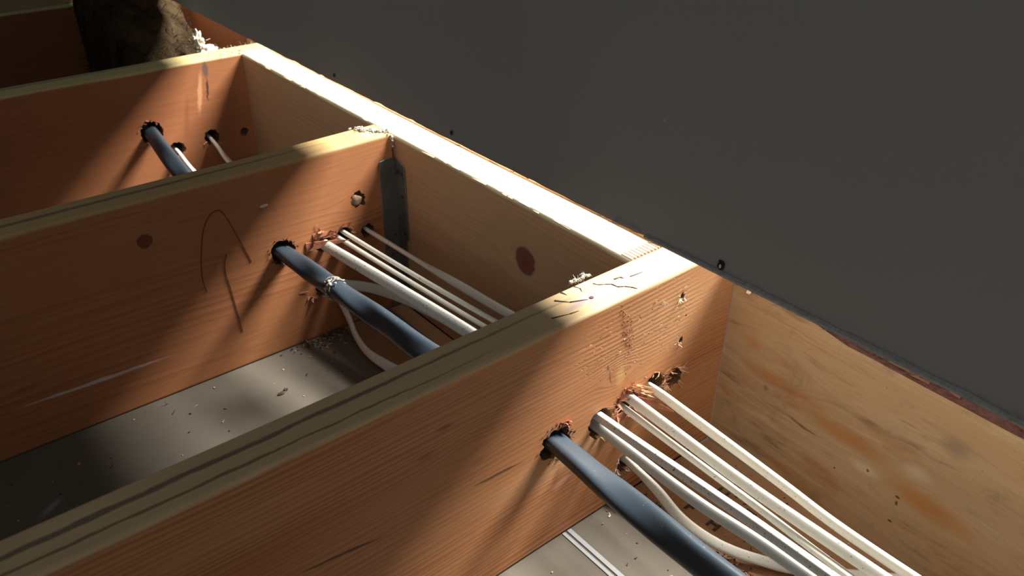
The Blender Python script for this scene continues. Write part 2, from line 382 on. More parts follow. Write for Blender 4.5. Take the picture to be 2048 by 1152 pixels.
def splinters(x, z, y, r, parent, n=14, mat=None, seed=0, L=(.004,.010), a0=0, a1=360, out=.8, w=.0016, name='splintered_rim'):
    rnd = random.Random(seed); bm = bmesh.new()
    for k in range(n):
        a = math.radians(rnd.uniform(a0, a1)); rr = r*rnd.uniform(.85, 1.1)
        p = (x+rr*math.cos(a), y+.0008, z+rr*math.sin(a))
        d = Vector((math.cos(a+rnd.uniform(-1.3, 1.3))*.8, -out*rnd.uniform(.1, 1), math.sin(a+rnd.uniform(-1.3, 1.3))*.8))
        sliver(bm, p, d, (-d.z*.3+.1, -.9, .4), rnd.uniform(*L), w*rnd.uniform(.5, 1.6), .0005, rnd.uniform(-1.6, 1.6))
    return mesh(name, bm, mat or m_chip, (x, y, z), parent)
def lump(bm, c, r, seed=0, sub=2, rough=.45, mat=0):
    v = bmesh.ops.create_icosphere(bm, subdivisions=sub, radius=1)['verts']
    for q in v:
        k = 1 + rough*noise.noise(q.co*1.7 + Vector((seed*7.1, seed, 0))) + rough*.5*noise.noise(q.co*4 + Vector((seed, 0, 3)))
        q.co = Vector((q.co.x*r[0]*k, q.co.y*r[1]*k, q.co.z*r[2]*k)) + Vector(c)
def spline(pts, step=.006):
    """Catmull-Rom through rows of numbers"""
    out = []; n = len(pts)
    for i in range(n-1):
        p0, p1, p2, p3 = pts[max(i-1, 0)], pts[i], pts[i+1], pts[min(i+2, n-1)]
        m = max(2, int((Vector(p2[:3])-Vector(p1[:3])).length/step))
        for k in range(m):
            t = k/m
            out.append([.5*((2*b)+(c-a)*t+(2*a-5*b+4*c-d)*t*t+(3*b-a-3*c+d)*t**3) for a, b, c, d in zip(p0, p1, p2, p3)])
    out.append(list(pts[-1])); return out
def cable(name, pts, mat, parent=None, power=2.6, n=20, ridge=0., origin=None):
    """flat cable: rows of (x, y, z, width, height, roll degrees)"""
    rows = spline(pts); bm = bmesh.new(); prev = None
    for i, r in enumerate(rows):
        a = Vector(rows[max(i-1, 0)][:3]); b = Vector(rows[min(i+1, len(rows)-1)][:3]); d = (b-a).normalized()
        side = d.cross(Vector((0, 0, 1)))
        side = side.normalized() if side.length > .05 else Vector((1, 0, 0))
        up = side.cross(d).normalized(); R = Matrix.Rotation(math.radians(r[5]), 3, d); side, up = R @ side, R @ up
        ring = []
        for k in range(n):
            t = 2*math.pi*k/n; c, s = math.cos(t), math.sin(t)
            x = math.copysign(abs(c)**(2/power), c)*r[3]/2; y = math.copysign(abs(s)**(2/power), s)*r[4]/2
            if ridge: y *= 1 + ridge*math.cos(x/r[3]*4*math.pi)
            ring.append(bm.verts.new(Vector(r[:3]) + side*x + up*y))
        if prev:
            for k in range(n): bm.faces.new((prev[k], prev[(k+1) % n], ring[(k+1) % n], ring[k]))
        else: bm.faces.new(ring[::-1])
        prev = ring
    bm.faces.new(prev)
    return mesh(name, bm, mat, origin or tuple(rows[0][:3]), parent, smooth=True)

D = .2255; FZ = -D
S = .406; T = .038
# ================================================================ setting
bm = bmesh.new(); box(bm, (-1.9, -1.3, FZ-.013), (-.012, 1.7, FZ)); struct(mesh('floor', bm, m_floor, (-.9, .2, FZ)))
# the dark wall whose broken lower edge hangs just above the joists
WX, WZ = -.0475, .060
bm = bmesh.new(); prevf = None; N = 420; y0, y1 = -3.2, 4.0
ys = [y0 + (-.6-y0)*i/20 for i in range(20)] + [-.6 + 2.6*i/360 for i in range(361)] + [2.0 + 2.0*(i+1)/20 for i in range(20)]
for y in ys:
    e = .0005*noise.noise(Vector((y*60, 1, 2))) + .0007*noise.noise(Vector((y*14, 5, 2)))
    if noise.noise(Vector((y*33, 9, 4))) > .42: e += .0010
    cur = [bm.verts.new(v) for v in ((WX, y, WZ+e), (WX, y, WZ+.02), (WX, y, 2.4), (WX+.0127, y, 2.4), (WX+.0127, y, WZ+.02), (WX+.0127, y, WZ+e*.6))]
    if prevf:
        for k in range(6): bm.faces.new((prevf[k], prevf[(k+1) % 6], cur[(k+1) % 6], cur[k]))
    else: bm.faces.new(cur)
    prevf = cur
bm.faces.new(prevf[::-1])
wall = struct(mesh('wall_right', bm, m_wall, (WX, .2, WZ)))
# torn lower paper edge with loose fibres
bm = bmesh.new(); rnd = random.Random(3)
prev = None
for i in range(120):
    y = -.36 + .345*i/119; k = math.sin(math.pi*i/119)**.5
    h = .0016 + .0022*k*(1+.6*noise.noise(Vector((y*50, 0, 3))))
    cur = [bm.verts.new(v) for v in ((WX-.0004, y, WZ+h), (WX-.0013, y, WZ+h*.45), (WX-.0006, y, WZ-.0007), (WX+.001, y, WZ-.0003))]
    if prev:
        for q in range(3): bm.faces.new((prev[q], prev[q+1], cur[q+1], cur[q]))
    prev = cur
for i in range(130):
    y = rnd.uniform(-.36, .30) if i < 60 else rnd.uniform(-.35, .02)
    sliver(bm, (WX-.0006, y, WZ+rnd.uniform(-.0005, .004)), (-.15, rnd.choice((-1, 1))*1, rnd.uniform(-.35, .35)), (1, 0, .1), rnd.uniform(.004, .012), .0003, .0002, rnd.uniform(-.8, .8))
mesh('torn_paper_edge', bm, m_paper, (WX, -.2, WZ), wall)
# adjoining floor beyond the rim
bm = bmesh.new(); box(bm, (.138, -3.0, -.020), (3.2, 4.0, -.002)); struct(mesh('floor_beyond', bm, m_ply, (1.5, .5, -.02)))
bm = bmesh.new(); box(bm, (-.0995, -.9, FZ), (-.0962, -.0, FZ+.0008)); box(bm, (-.0938, -.9, FZ), (-.0895, -.0, FZ+.0008))
struct(mesh('trim_1', bm, m_bead, (-.094, -.45, FZ)))

bm = bmesh.new(); box(bm, (-2.6, 1.284, .0005), (.09, 4.0, .0185)); struct(mesh('floor_remaining', bm, m_ply, (-1, 2, 0)))
# ================================================================ joists
def joist(name, label, x0, x1, y, top, mat, holes, seed, cat='floor joist', group=None):
    t = thing(name, label, cat, ((x0+x1)/2, y+T/2, FZ), group)
    bm = board_bm('x', x0, x1, y, y+T, FZ, top, .0032, 70, .0008, seed)
    o = mesh('board', bm, [mat, m_bore], ((x0+x1)/2, y+T/2, FZ), t)
    if holes: cut(o, holes)
    return t
def thru(x, z, y, r, **k): return (x, z, y-.02, y+T+.02, r, k)
def blind(x, z, y, r, dep=.008, **k): return (x, z, y-.02, y+dep, r, k)
rag = dict(rag=.5)
j1 = joist('floor_joist', 'nearest orange wooden joist, the cables leave its front face towards the lower right corner', -1.5, .098, 0., 0., m_j1,
    [thru(-.112, -.112, 0, .0160, rag=.5, sz=.9), thru(-.0625, -.1185, 0, .0155, rag=.25, sx=.85), thru(-.031, -.1125, 0, .0125, rag=.4),
     thru(.0035, -.1085, 0, .0118, rag=.3), blind(.030, -.1140, 0, .0105, .016, rag=.5), thru(-.0235, -.183, 0, .0120, rag=.4),
     blind(.0263, -.0275, 0, .0030, .006, rag=.6, sz=1.3), blind(.0325, -.0750, 0, .0028, .006, rag=.6, sz=1.3), blind(.0350, -.0500, 0, .0011, .005)], 1)
j2 = joist('floor_joist', 'middle joist with a pencilled arrow, its end held in a steel hanger', -1.7, -.003, S, .0010, m_j2,
    [thru(-.149, -.101, S, .0150, rag=.4, sz=.95), thru(-.0995, -.108, S, .0100, rag=.4, sx=1.2, sz=.8), thru(-.0730, -.1040, S, .0088, rag=.35, sx=1.2),
     thru(-.0430, -.1085, S, .0085, rag=.3), thru(-.103, -.163, S, .0120, rag=.4, sx=1.2), blind(-.0515, -.0665, S, .0098, .005, rag=.5)], 2)
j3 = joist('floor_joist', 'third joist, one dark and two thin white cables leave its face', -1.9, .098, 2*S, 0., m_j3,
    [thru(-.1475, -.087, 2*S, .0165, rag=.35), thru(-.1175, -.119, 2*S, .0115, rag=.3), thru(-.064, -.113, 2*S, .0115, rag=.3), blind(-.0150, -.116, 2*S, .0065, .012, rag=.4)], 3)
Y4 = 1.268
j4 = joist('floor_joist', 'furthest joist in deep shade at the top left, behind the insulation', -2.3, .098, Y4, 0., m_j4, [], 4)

# splinters and torn wood round the bores
splinters(-.112, -.112, 0, .0165, j1, 46, m_hole, 1, (.002,.006), 0, 360, .7, .0014)
splinters(-.112, -.112, 0, .0165, j1, 10, m_red, 2, (.005,.010), 0, 100, .5, .003)
splinters(-.0625, -.1185, 0, .0150, j1, 26, m_chip, 3, (.004,.011), -80, 60, .8, .0015)
splinters(-.031, -.1125, 0, .0130, j1, 30, m_red, 4, (.006,.014), 90, 330, .8, .0035)
splinters(-.027, -.1100, 0, .0130, j1, 26, m_chip, 5, (.006,.016), -40, 120, 1., .0011)
splinters(.0035, -.1085, 0, .0118, j1, 30, m_chip, 6, (.004,.011), -60, 140, .6, .0011)
splinters(.030, -.1140, 0, .0105, j1, 46, m_chip, 7, (.003,.010), 0, 360, .5, .0013)
splinters(-.0235, -.183, 0, .0125, j1, 30, m_fluff, 8, (.003,.008), 0, 360, .6, .001)
splinters(.0263, -.0275, 0, .0032, j1, 12, m_pale, 9, (.003,.007), 150, 400, .5, .0008)
splinters(.0325, -.0750, 0, .0030, j1, 8, m_pale, 10, (.003,.006), 150, 400, .5, .0008)
splinters(-.149, -.101, S, .0150, j2, 50, m_hole, 11, (.002,.005), 0, 360, .7, .0012)
splinters(-.0995, -.104, S, .0120, j2, 16, m_red, 12, (.006,.014), 20, 200, .6, .004)
splinters(-.0730, -.1040, S, .0100, j2, 18, m_red, 13, (.004,.010), -20, 200, .6, .003)
splinters(-.0430, -.1085, S, .0085, j2, 10, m_red, 14, (.003,.007), 0, 360, .6, .002)
splinters(-.1175, -.160, S, .0100, j2, 12, m_red, 15, (.006,.012), 100, 260, .5, .004)
splinters(-.1475, -.087, 2*S, .0165, j3, 16, m_red, 16, (.003,.008), 0, 360, .6, .002)
splinters(-.064, -.113, 2*S, .0115, j3, 8, m_chip, 17, (.003,.007), 200, 400, .6, .002)
# loose torn flaps of heartwood over the paired cables
bm = bmesh.new()
sliver(bm, (-.047, -.001, -.1235), (1, -.35, .25), (0, -1, .2), .026, .009, .0012, -.8)
sliver(bm, (-.020, -.0015, -.115), (1, -.45, -.35), (0, -1, 0), .034, .009, .0012, .7)
mesh('torn_flap', bm, m_red, (-.03, 0, -.115), j1)
bm = bmesh.new()
sliver(bm, (-.122, S-.001, -.104), (1, -.10, -.02), (0, -1, .1), .050, .010, .0012, .35)
sliver(bm, (-.112, S-.0005, -.094), (1, -.06, -.04), (0, -1, .1), .040, .006, .0010, -.25)
mesh('torn_flap', bm, m_red, (-.1, S, -.104), j2)
# knot plug standing in its hole
bm = bmesh.new(); lump(bm, (-.0535, S+.0022, -.0675), (.0072, .0032, .0070), 3, 3, .22); mesh('knot_plug', bm, plain('knot_plug_wood', (.28,.17,.10), .8, nscale=260, namt=.7), (-.0535, S, -.0675), j2, True)
bm = bmesh.new(); lump(bm, (-.1620, S-.0008, -.0405), (.0045, .0010, .0017), 5, 3, .3); mesh('wood_fleck', bm, m_pale, (-.162, S, -.0405), j2, True)
# pencilled arrow
def drawn(name, pts, w, mat, parent, y):
    rows = spline([(x, y, z) for x, z in pts], .002); bm = bmesh.new(); prev = None
    for i, r in enumerate(rows):
        a = Vector(rows[max(i-1, 0)]); b = Vector(rows[min(i+1, len(rows)-1)]); d = (b-a).normalized(); s = d.cross(Vector((0, 1, 0))).normalized()
        ww = w*(.75+.4*noise.noise(Vector((i*.3, 0, 0)))); p = Vector(r)
        cur = [bm.verts.new(v) for v in (p+s*ww/2+Vector((0, .0004, 0)), p+s*ww/2-Vector((0, .0001, 0)), p-s*ww/2-Vector((0, .0001, 0)), p-s*ww/2+Vector((0, .0004, 0)))]
        if prev:
            for k in range(4): bm.faces.new((prev[k], prev[(k+1) % 4], cur[(k+1) % 4], cur[k]))
        prev = cur
    return mesh(name, bm, mat, rows[0], parent)
drawn('pencil_mark', [(-.2376,-.117), (-.2390,-.100), (-.2363,-.0796), (-.2297,-.053), (-.2225,-.0385), (-.2140,-.0315), (-.2055,-.0352), (-.1967,-.0609), (-.185,-.0996)], .0010, m_pencil, j2, S-.0007)
drawn('pencil_mark', [(-.2101,-.0817), (-.2144,-.0994), (-.2118,-.1313), (-.2088,-.1799)], .0010, m_pencil, j2, S-.0007)
# cracks and nail hole on the lit end of the near joist
bm = bmesh.new()
def crack(pts, w=.0007, z=.0004):
    for a, b in zip(pts[:-1], pts[1:]):
        A = Vector((a[0], a[1], z)); B = Vector((b[0], b[1], z)); d = (B-A)
        sliver(bm, A, d, (0, 0, 1), d.length*1.15, w, .0006, 0, 2)
crack([(-.051,.030), (-.049,.026), (-.044,.023), (-.040,.020), (-.039,.014), (-.034,.011), (-.031,.007), (-.029,.003)])
crack([(-.066,.036), (-.064,.031), (-.066,.027)]); crack([(-.080,.036), (-.079,.031)], .0016); crack([(-.092,.030), (-.084,.021), (-.072,.016)], .0013)
crack([(-.033,.024), (-.027,.0235), (-.026,.021)], .0014); crack([(-.020,.019), (-.008,.018)], .0005); crack([(-.110,.013), (-.095,.009), (-.088,.008)], .0006)
mesh('crack', bm, plain('crack_shade', (.05,.03,.02), .9), (-.05, .02, 0), j1)
bm = bmesh.new(); bmesh.ops.create_cone(bm, cap_ends=True, segments=14, radius1=.0017, radius2=.0017, depth=.001, matrix=Matrix.Translation((-.0665, .0155, .0003)))
mesh('nail_head', bm, plain('rusty_nail', (.12,.03,.02), .7), (-.0665, .0155, 0), j1)
rnd = random.Random(21)
for k in range(11):
    x = rnd.uniform(-.060, .045); z = -rnd.uniform(.010, .055); a = rnd.uniform(-.6, .6)
    bm = bmesh.new(); sliver(bm, (x, -.0006, z), (math.cos(a), -.1, math.sin(a)), (0, -1, 0), rnd.uniform(.001, .0035), .0005, .0004, rnd.uniform(-1, 1))
    mesh('raised_fibre', bm, m_chip, (x, 0, z), j1)
bm = bmesh.new(); sliver(bm, (.0005, -.001, -.0215), (.7, -.3, -.5), (0, -1, 0), .007, .0012, .0006, 1.)
mesh('raised_fibre', bm, m_pale, (0, 0, -.0215), j1)
bm = bmesh.new(); rnd = random.Random(25)
for k in range(42):
    z = -rnd.uniform(.006, .070); x = -.0475 + rnd.gauss(0, .0035) + (-z-.006)*.28
    lump(bm, (x, 0.0, z), (.0004+.0007*rnd.random(), .0005, .0004+.0004*rnd.random()), k, 1)
o = mesh('pitch_speck', bm, plain('pitch', (.22,.07,.025), .5), (-.05, 0, -.04), j1); o['kind'] = 'stuff'
# fluff on the back edge of the near joist
bm = bmesh.new(); rnd = random.Random(5)
for k in range(9): lump(bm, (-.066+k*.0021+rnd.uniform(-.001, .001), .0385+rnd.uniform(-.001, .0015), .0015+rnd.uniform(0, .002)+(.002 if k > 4 else 0)), (.0020, .0016, .0014), k, 2, .6)
for k in range(16): sliver(bm, (-.060+rnd.uniform(-.006, .011), .0385, .003), (rnd.uniform(-1, 1), rnd.uniform(-.3, .6), rnd.uniform(-.2, 1)), (0, 1, .3), rnd.uniform(.004, .007), .0004, .0003, rnd.uniform(-2, 2))
tag(mesh('lint_tuft', bm, m_fluff, (-.06, .0385, .001)), 'small white tuft of plaster lint on the back edge of the nearest joist', 'lint')

# header between near and third joist (lit top)
hd = thing('header_joist', 'long header board with a brilliantly lit top edge and a reddish oval knot', 'header joist', (.019, .425, FZ))
bm = board_bm('y', .0385, .8115, .0, .038, FZ, 0., .0025, 90, .0007, 7)
mesh('board', bm, m_hd, (.019, .425, FZ), hd)
bm = bmesh.new(); box(bm, (.001, .0382, -.020), (.037, .0386, -.0005)); bmesh.ops.scale(bm, vec=(1,1,1), verts=bm.verts)
box(bm, (.0015, .0384, -.0004), (.0368, .0500, .0005)); mesh('end_grain', bm, m_end, (.019, .04, 0), hd)
rnd = random.Random(8)
for k in range(34):
    y = rnd.choice((rnd.uniform(.10, .34), rnd.uniform(.42, .78))); L = rnd.uniform(.006, .022)
    bm = bmesh.new(); sliver(bm, (-.0002+rnd.uniform(0, .0012), y, -.0012+rnd.uniform(-.0008, .0012)), (rnd.uniform(-.05, .03), 1, rnd.uniform(-.06, .05)), (-.6, 0, .8), L, .0012, .0006, rnd.uniform(-.15, .25))
    mesh('edge_splinter', bm, m_pale, (0, y, 0), hd)
bm = bmesh.new()
vs = []
for y in [.0385 + i*.02 for i in range(39)]:
    zt = .0052*max(0., 1-(y-.04)/.19) + .0004
    vs.append([bm.verts.new(v) for v in ((.0388, y, zt), (.076, y, zt), (.076, y, FZ), (.0388, y, FZ))])
for a, b in zip(vs[:-1], vs[1:]):
    for k in range(4): bm.faces.new((a[k], a[(k+1) % 4], b[(k+1) % 4], b[k]))
bm.faces.new(vs[0]); bm.faces.new(vs[-1][::-1])
tag(mesh('header_joist', bm, m_rimf, (.057, .42, FZ)), 'second header board showing as an orange sliver behind the lit header under the wall', 'header joist')

# rim joists
def rim_wane(l, t, z):
    k = min(1., max(0., (-.085-l)/.05)); 
    if k > 0 and z > -.05:
        cutz = -.0455 - .004*min(1., max(0., (-.1-l)/.2)) + .0012*noise.noise(Vector((l*25, 0, 0)))
        # the rounded bark side of the log: top corner falls back from the face
        if t < .12: 
            return t + k*.030, min(z, cutz+.044)
    return t, z
rim = thing('rim_joist', 'stained yellowish rim board at the right with dark marks and orange blotches', 'rim joist', (.117, -.45, FZ))
bm = bmesh.new(); vs = []
for i in range(140):
    y = -1.0 + .9995*i/139; k = min(1., max(0., (-.080-y)/.035))
    cz = -.0462 - .0035*min(1., max(0., (-.1-y)/.15)) + .0008*noise.noise(Vector((y*25, 0, 0)))
    cz = -.001 if k == 0 else -.0405 + (cz+.0405)*k
    vs.append([bm.verts.new(v) for v in ((.098, y, FZ), (.098, y, cz), (.098+k*.006, y, cz*.85-.001*(1-k)), (.098+k*.020, y, cz*.45), (.098+k*.030+.001, y, -.0), (.136, y, 0), (.136, y, FZ))])
for a, b in zip(vs[:-1], vs[1:]):
    for k in range(7):
        f = bm.faces.new((a[k], a[(k+1) % 7], b[(k+1) % 7], b[k]))
        if k in (1, 2, 3) and a[0].co.y < -.082: f.material_index = 1
bm.faces.new(vs[0]); bm.faces.new(vs[-1][::-1])
mesh('board', bm, [m_rim, m_bark], (.117, -.45, FZ), rim)
bm = bmesh.new(); rnd = random.Random(17)
for k in range(24):
    y = rnd.uniform(-.30, -.12)
    sliver(bm, (.0985+rnd.uniform(0, .004), y, -.0445+rnd.uniform(0, .005)), (0, 1, rnd.uniform(-.1, .1)), (-1, 0, .5), rnd.uniform(.006, .02), .002, .0008, .2)
mesh('bark_flake', bm, plain('bark_flakes', (.20,.085,.05), .8), (.1, -.2, -.04), rim)
rf = thing('rim_joist', 'tan rim board beyond the third joist beside the insulation', 'rim joist', (.117, 1.06, FZ))
bm = board_bm('y', 2*S+T+.0005, 1.030, .098, .136, FZ, 0., .002, 20, .0005, 5); mesh('board', bm, m_rimf, (.117, .94, FZ), rf)
bm = board_bm('y', 1.032, Y4, .094, .134, FZ, 0., .002, 20, .0005, 6); mesh('board', bm, m_j3, (.117, 1.15, FZ), rf)
bm = bmesh.new(); sliver(bm, (.0965, -.0165, -.036), (-.4, -.3, .8), (0, 1, 0), .008, .003, .001, 2); lump(bm, (.0955, -.018, -.041), (.002, .002, .0022), 2, 2, .6)
tag(mesh('wood_fleck', bm, m_pale, (.0965, -.017, -.04)), 'white curled fleck at the top of the stained rim board by the near joist', 'wood fleck')

# top plate of the partition below, seen beside the ceiling board
pl = thing('top_plate', 'brown stamped timber plate on the bay floor under the white cables', 'timber plate', (.045, -.3, FZ-.02))
bm = board_bm('y', -.9, -.0005, -.0115, .0975, FZ-.038, FZ+.0008, .0015, 40, .001, 12); mesh('board', bm, m_plate, (.045, -.3, FZ-.02), pl)
def stamp(txt, x, y, size, ang, parent):
    cu = bpy.data.curves.new('stamp', 'FONT'); cu.body = txt; cu.size = size; cu.extrude = .0002; cu.offset = size*.025; cu.space_character = 1.15
    o = bpy.data.objects.new('stamp', cu); C.objects.link(o)
    dg = bpy.context.evaluated_depsgraph_get(); dg.update()
    me = bpy.data.meshes.new_from_object(o.evaluated_get(dg)); bpy.data.objects.remove(o)
    me.materials.clear(); me.materials.append(m_ink)
    q = bpy.data.objects.new('ink_stamp', me); C.objects.link(q); q.parent = parent
    q.location = Vector((x, y, FZ+.0013)) - Vector(parent.location); q.rotation_euler = (0, 0, math.radians(ang)); return q
for ch, cx, cy in (('H', .0487, -.0572), ('T', .0459, -.0906), ('H', .0136, -.0774), ('F', .0136, -.052), ('B', .0633, -.062), ('S', .0414, -.127)):
    stamp(ch, cx-.006, cy+.006, .017, -90, pl)
pl2 = thing('top_plate', 'brown timber plate on the floor of the middle bay beneath the looping cables', 'timber plate', (-.03, .2, FZ-.02))
bm = board_bm('y', .0385, .4055, -.088, -.036, FZ-.036, FZ+.0012, .0015, 30, .001, 13); mesh('board', bm, m_plate, (-.06, .2, FZ-.02), pl2)
bm = board_bm('y', .0385, .4055, -.022, -.0005, FZ-.036, FZ+.0006, .0015, 30, .001, 14); mesh('board', bm, m_plate, (-.01, .2, FZ-.02), pl2)
bm = bmesh.new(); box(bm, (-.2, -.9, FZ-.10), (.14, 1.7, FZ-.06)); struct(mesh('floor_below', bm, m_void, (0, .4, FZ-.1)))  # dark backing slab stands in for the shade seen through the gap

# joist hanger
hg = thing('joist_hanger', 'grey galvanised steel hanger fixing the middle joist to the header', 'joist hanger', (-.008, S, FZ))
def plate(name, vs2, th, axis, base, parent, mat=m_zinc):
    bm = bmesh.new(); a = []; b = []
    for (u, z) in vs2:
        if axis == 'y': a.append(bm.verts.new((u, base, z))); b.append(bm.verts.new((u, base-th, z)))
        else: a.append(bm.verts.new((base, u, z))); b.append(bm.verts.new((base-th, u, z)))
    bm.faces.new(a); bm.faces.new(b[::-1]); n = len(a)
    for k in range(n): bm.faces.new((a[k], a[(k+1) % n], b[(k+1) % n], b[k]))
    bmesh.ops.recalc_face_normals(bm, faces=bm.faces)
    bmesh.ops.bevel(bm, geom=[e for e in bm.edges], offset=.0003, segments=1, affect='EDGES')
    return mesh(name, bm, mat, (0 if axis == 'x' else -.01, S, -.1), parent)
plate('side_flange', [(-.0218,-.0315), (-.0205,-.0285), (-.0080,-.0265), (-.0006,-.0285), (-.0006,FZ+.001), (-.0185,FZ+.001), (-.0185,-.160), (-.0215,-.157)], .0012, 'y', S-.0002, hg)
plate('face_flange', [(S-.0002,-.0285), (S-.006,-.027), (S-.0205,-.0340), (S-.0215,-.040), (S-.0215,-.126), (S-.0165,-.130), (S-.0165,FZ+.001), (S-.0002,FZ+.001)], .0013, 'x', -.0003, hg)
plate('side_flange', [(-.0215,-.030), (-.0006,-.0285), (-.0006,FZ+.001), (-.0185,FZ+.001)], -.0012, 'y', S+T+.0002, hg)
for (y, z) in ((S-.0165, -.0435), (S-.0145, -.072), (S-.0165, -.119)):
    bm = bmesh.new(); bmesh.ops.create_cone(bm, cap_ends=True, segments=16, radius1=.0022, radius2=.0019, depth=.0012, matrix=Matrix.Translation((-.0022, y, z)) @ Matrix.Rotation(math.pi/2, 4, 'Y'))
    mesh('nail_head', bm, m_nail, (-.0022, y, z), hg)
for (x, z) in ((-.0075, -.125), (-.013, -.150)):
    bm = bmesh.new(); bmesh.ops.create_cone(bm, cap_ends=True, segments=16, radius1=.0019, radius2=.0019, depth=.0008, matrix=Matrix.Translation((x, S-.0016, z)) @ Matrix.Rotation(math.pi/2, 4, 'X'))
    mesh('nail_hole', bm, m_hole, (x, S, z), hg)
bm = bmesh.new()   # bent speed prong
sliver(bm, (-.0018, S-.004, -.044), (-.35, -1, .2), (-.9, .2, .3), .015, .006, .0010, .9)
sliver(bm, (-.0018, S-.010, -.050), (-.2, -.4, -1), (-1, 0, 0), .008, .003, .0010, .2)
mesh('bent_prong', bm, m_zinc, (-.002, S-.005, -.045), hg)

# dusty plaster crumbs where the middle joist meets the header
bm = bmesh.new(); rnd = random.Random(31)
for k in range(60):
    t = rnd.random(); x = -.030+.028*t+rnd.gauss(0, .003); y = S+.034-.030*t+rnd.gauss(0, .003)
    lump(bm, (min(x, -.0025), y, .0018+rnd.random()*.0022), (.0008+.0018*rnd.random(), .0008+.0012*rnd.random(), .0008+.001*rnd.random()), k, 1, .6)
for k in range(10): lump(bm, (-.003, S-.0025+rnd.uniform(-.001, .002), -.001-k*.0014), (.0016, .0016, .0014), k, 1, .5)
for k in range(14): sliver(bm, (-.012+rnd.uniform(-.008, .008), S+.012+rnd.uniform(-.01, .012), .002), (rnd.uniform(-1, 1), rnd.uniform(-1, 1), .4), (0, 0, 1), .006, .0005, .0003, rnd.uniform(-2, 2))
tag(mesh('plaster_crumbs', bm, m_fluff, (-.01, S+.02, .001)), 'grey white plaster crumbs heaped on the end of the middle joist by the hanger', 'crumbs', kind='stuff')
bm = bmesh.new(); rnd = random.Random(37)
for k in range(26): 
    x = rnd.uniform(-.045, .03); y = 2*S+rnd.uniform(0, .036)
    lump(bm, (x, y, .0012), (.0012+.001*rnd.random(), .001, .0008), k, 1, .6)
for k in range(22):
    x = rnd.uniform(-.03, .045); sliver(bm, (x, 2*S+rnd.uniform(-.002, .03), .001), (rnd.uniform(-1, 1), rnd.uniform(-1, .4), rnd.uniform(-.3, .6)), (0, 0, 1), rnd.uniform(.006, .016), .0008, .0005, rnd.uniform(-2, 2))
tag(mesh('plaster_crumbs', bm, m_fluff, (0, 2*S+.02, .001)), 'white crumbs and torn fibres on the lit end of the third joist', 'crumbs', kind='stuff')

# ================================================================ cables
# dark flat service cable through all the joists
W = .0228; H = .0130
dc = thing('service_cable', 'thick twisted dark blue grey cable running through the joists', 'cable', (-.113, -.35, -.112))
cable('jacket', [(-.113,-.36,-.116,W,H,-20), (-.1135,-.25,-.113,W,H,-40), (-.1135,-.19,-.112,W,H,-55), (-.1140,-.14,-.112,W,H,-65), (-.1135,-.09,-.112,W,H,-30), (-.1130,-.05,-.112,W*.98,H,5), (-.1125,-.02,-.111,W*.94,H,14), (-.112,.02,-.111,W*.92,H,16),
    (-.116,.10,-.110,W,H,-10), (-.1275,.165,-.107,W,H,-50), (-.131,.225,-.106,W,H,-70), (-.135,.275,-.106,W*.92,H,-20), (-.139,.31,-.105,.020,.018,0), (-.142,.345,-.104,W*.95,H,-50), (-.146,.385,-.102,W*.88,H,-10), (-.149,.415,-.101,W*.85,H,10), (-.151,.45,-.101,W*.9,H,0),
    (-.153,.55,-.108,W,H,-60), (-.153,.64,-.112,W,H,-75), (-.152,.71,-.106,W,H,-30), (-.150,.77,-.095,W*.95,H,-50), (-.1475,.815,-.087,W*.85,H,-30), (-.147,.849,-.087,W*.9,H,-10)], m_dark, dc, 2.9, 30)
bm = bmesh.new(); rnd = random.Random(41); cc = Vector((-.1385, .308, -.105))
for k in range(70):
    a = rnd.uniform(0, 2*math.pi); p = cc + Vector((math.cos(a)*.0112, rnd.gauss(0, .0022) + .004*math.sin(a), math.sin(a)*.0112))
    d = Vector((-math.sin(a), rnd.uniform(-.5, .5), math.cos(a))); sliver(bm, p, d, (math.cos(a), 0, math.sin(a)), rnd.uniform(.005, .010), .0013, .0009, -rnd.uniform(.4, 1.1), 5)
for k in range(16):
    a = rnd.uniform(0, 2*math.pi); p = cc + Vector((math.cos(a)*.0114, rnd.gauss(0, .003), math.sin(a)*.0114)); lump(bm, p, (.0018, .0018, .0018), k, 1, .6)
o = mesh('dusty_band', bm, m_fluff, cc, dc); o['label'] = 'frayed band of grey dust and fibre round the cable'

def nm(label, pts, mat=m_white, ridge=0., power=2.8, group='white sheathed cables'):
    o = cable('white_cable', pts, mat, None, power, 20, ridge)
    return tag(o, label, 'cable', group)
w1, h1 = .0092, .0052
nm('single white cable nearest the rim board, rightmost where it leaves the near joist',
   [(-.013,-.50,-.11,.0078,h1,-60), (-.0150,-.30,-.110,.0078,h1,-62), (-.0155,-.20,-.110,.0078,h1,-64), (-.0107,-.14,-.110,.0078,h1,-66), (-.0045,-.05,-.110,.0090,h1,-70), (-.0022,0,-.1095,.0085,h1,-80), (-.0085,.038,-.1095,.0085,h1,-80), (-.020,.13,-.110,w1,h1,-58), (-.026,.18,-.110,w1,h1,-58), (-.030,.235,-.110,w1,h1,-40), (-.035,.30,-.110,w1,h1,30), (-.0385,.36,-.110,w1,h1,48), (-.0418,.406,-.1095,w1,h1,52), (-.044,.45,-.109,w1,h1,30),
    (-.058,.60,-.135,w1,h1,0), (-.062,.70,-.142,w1,h1,0), (-.0645,.765,-.133,w1,.0055,30), (-.0655,.795,-.121,w1,.0055,60), (-.064,.849,-.113,w1,h1,60)])
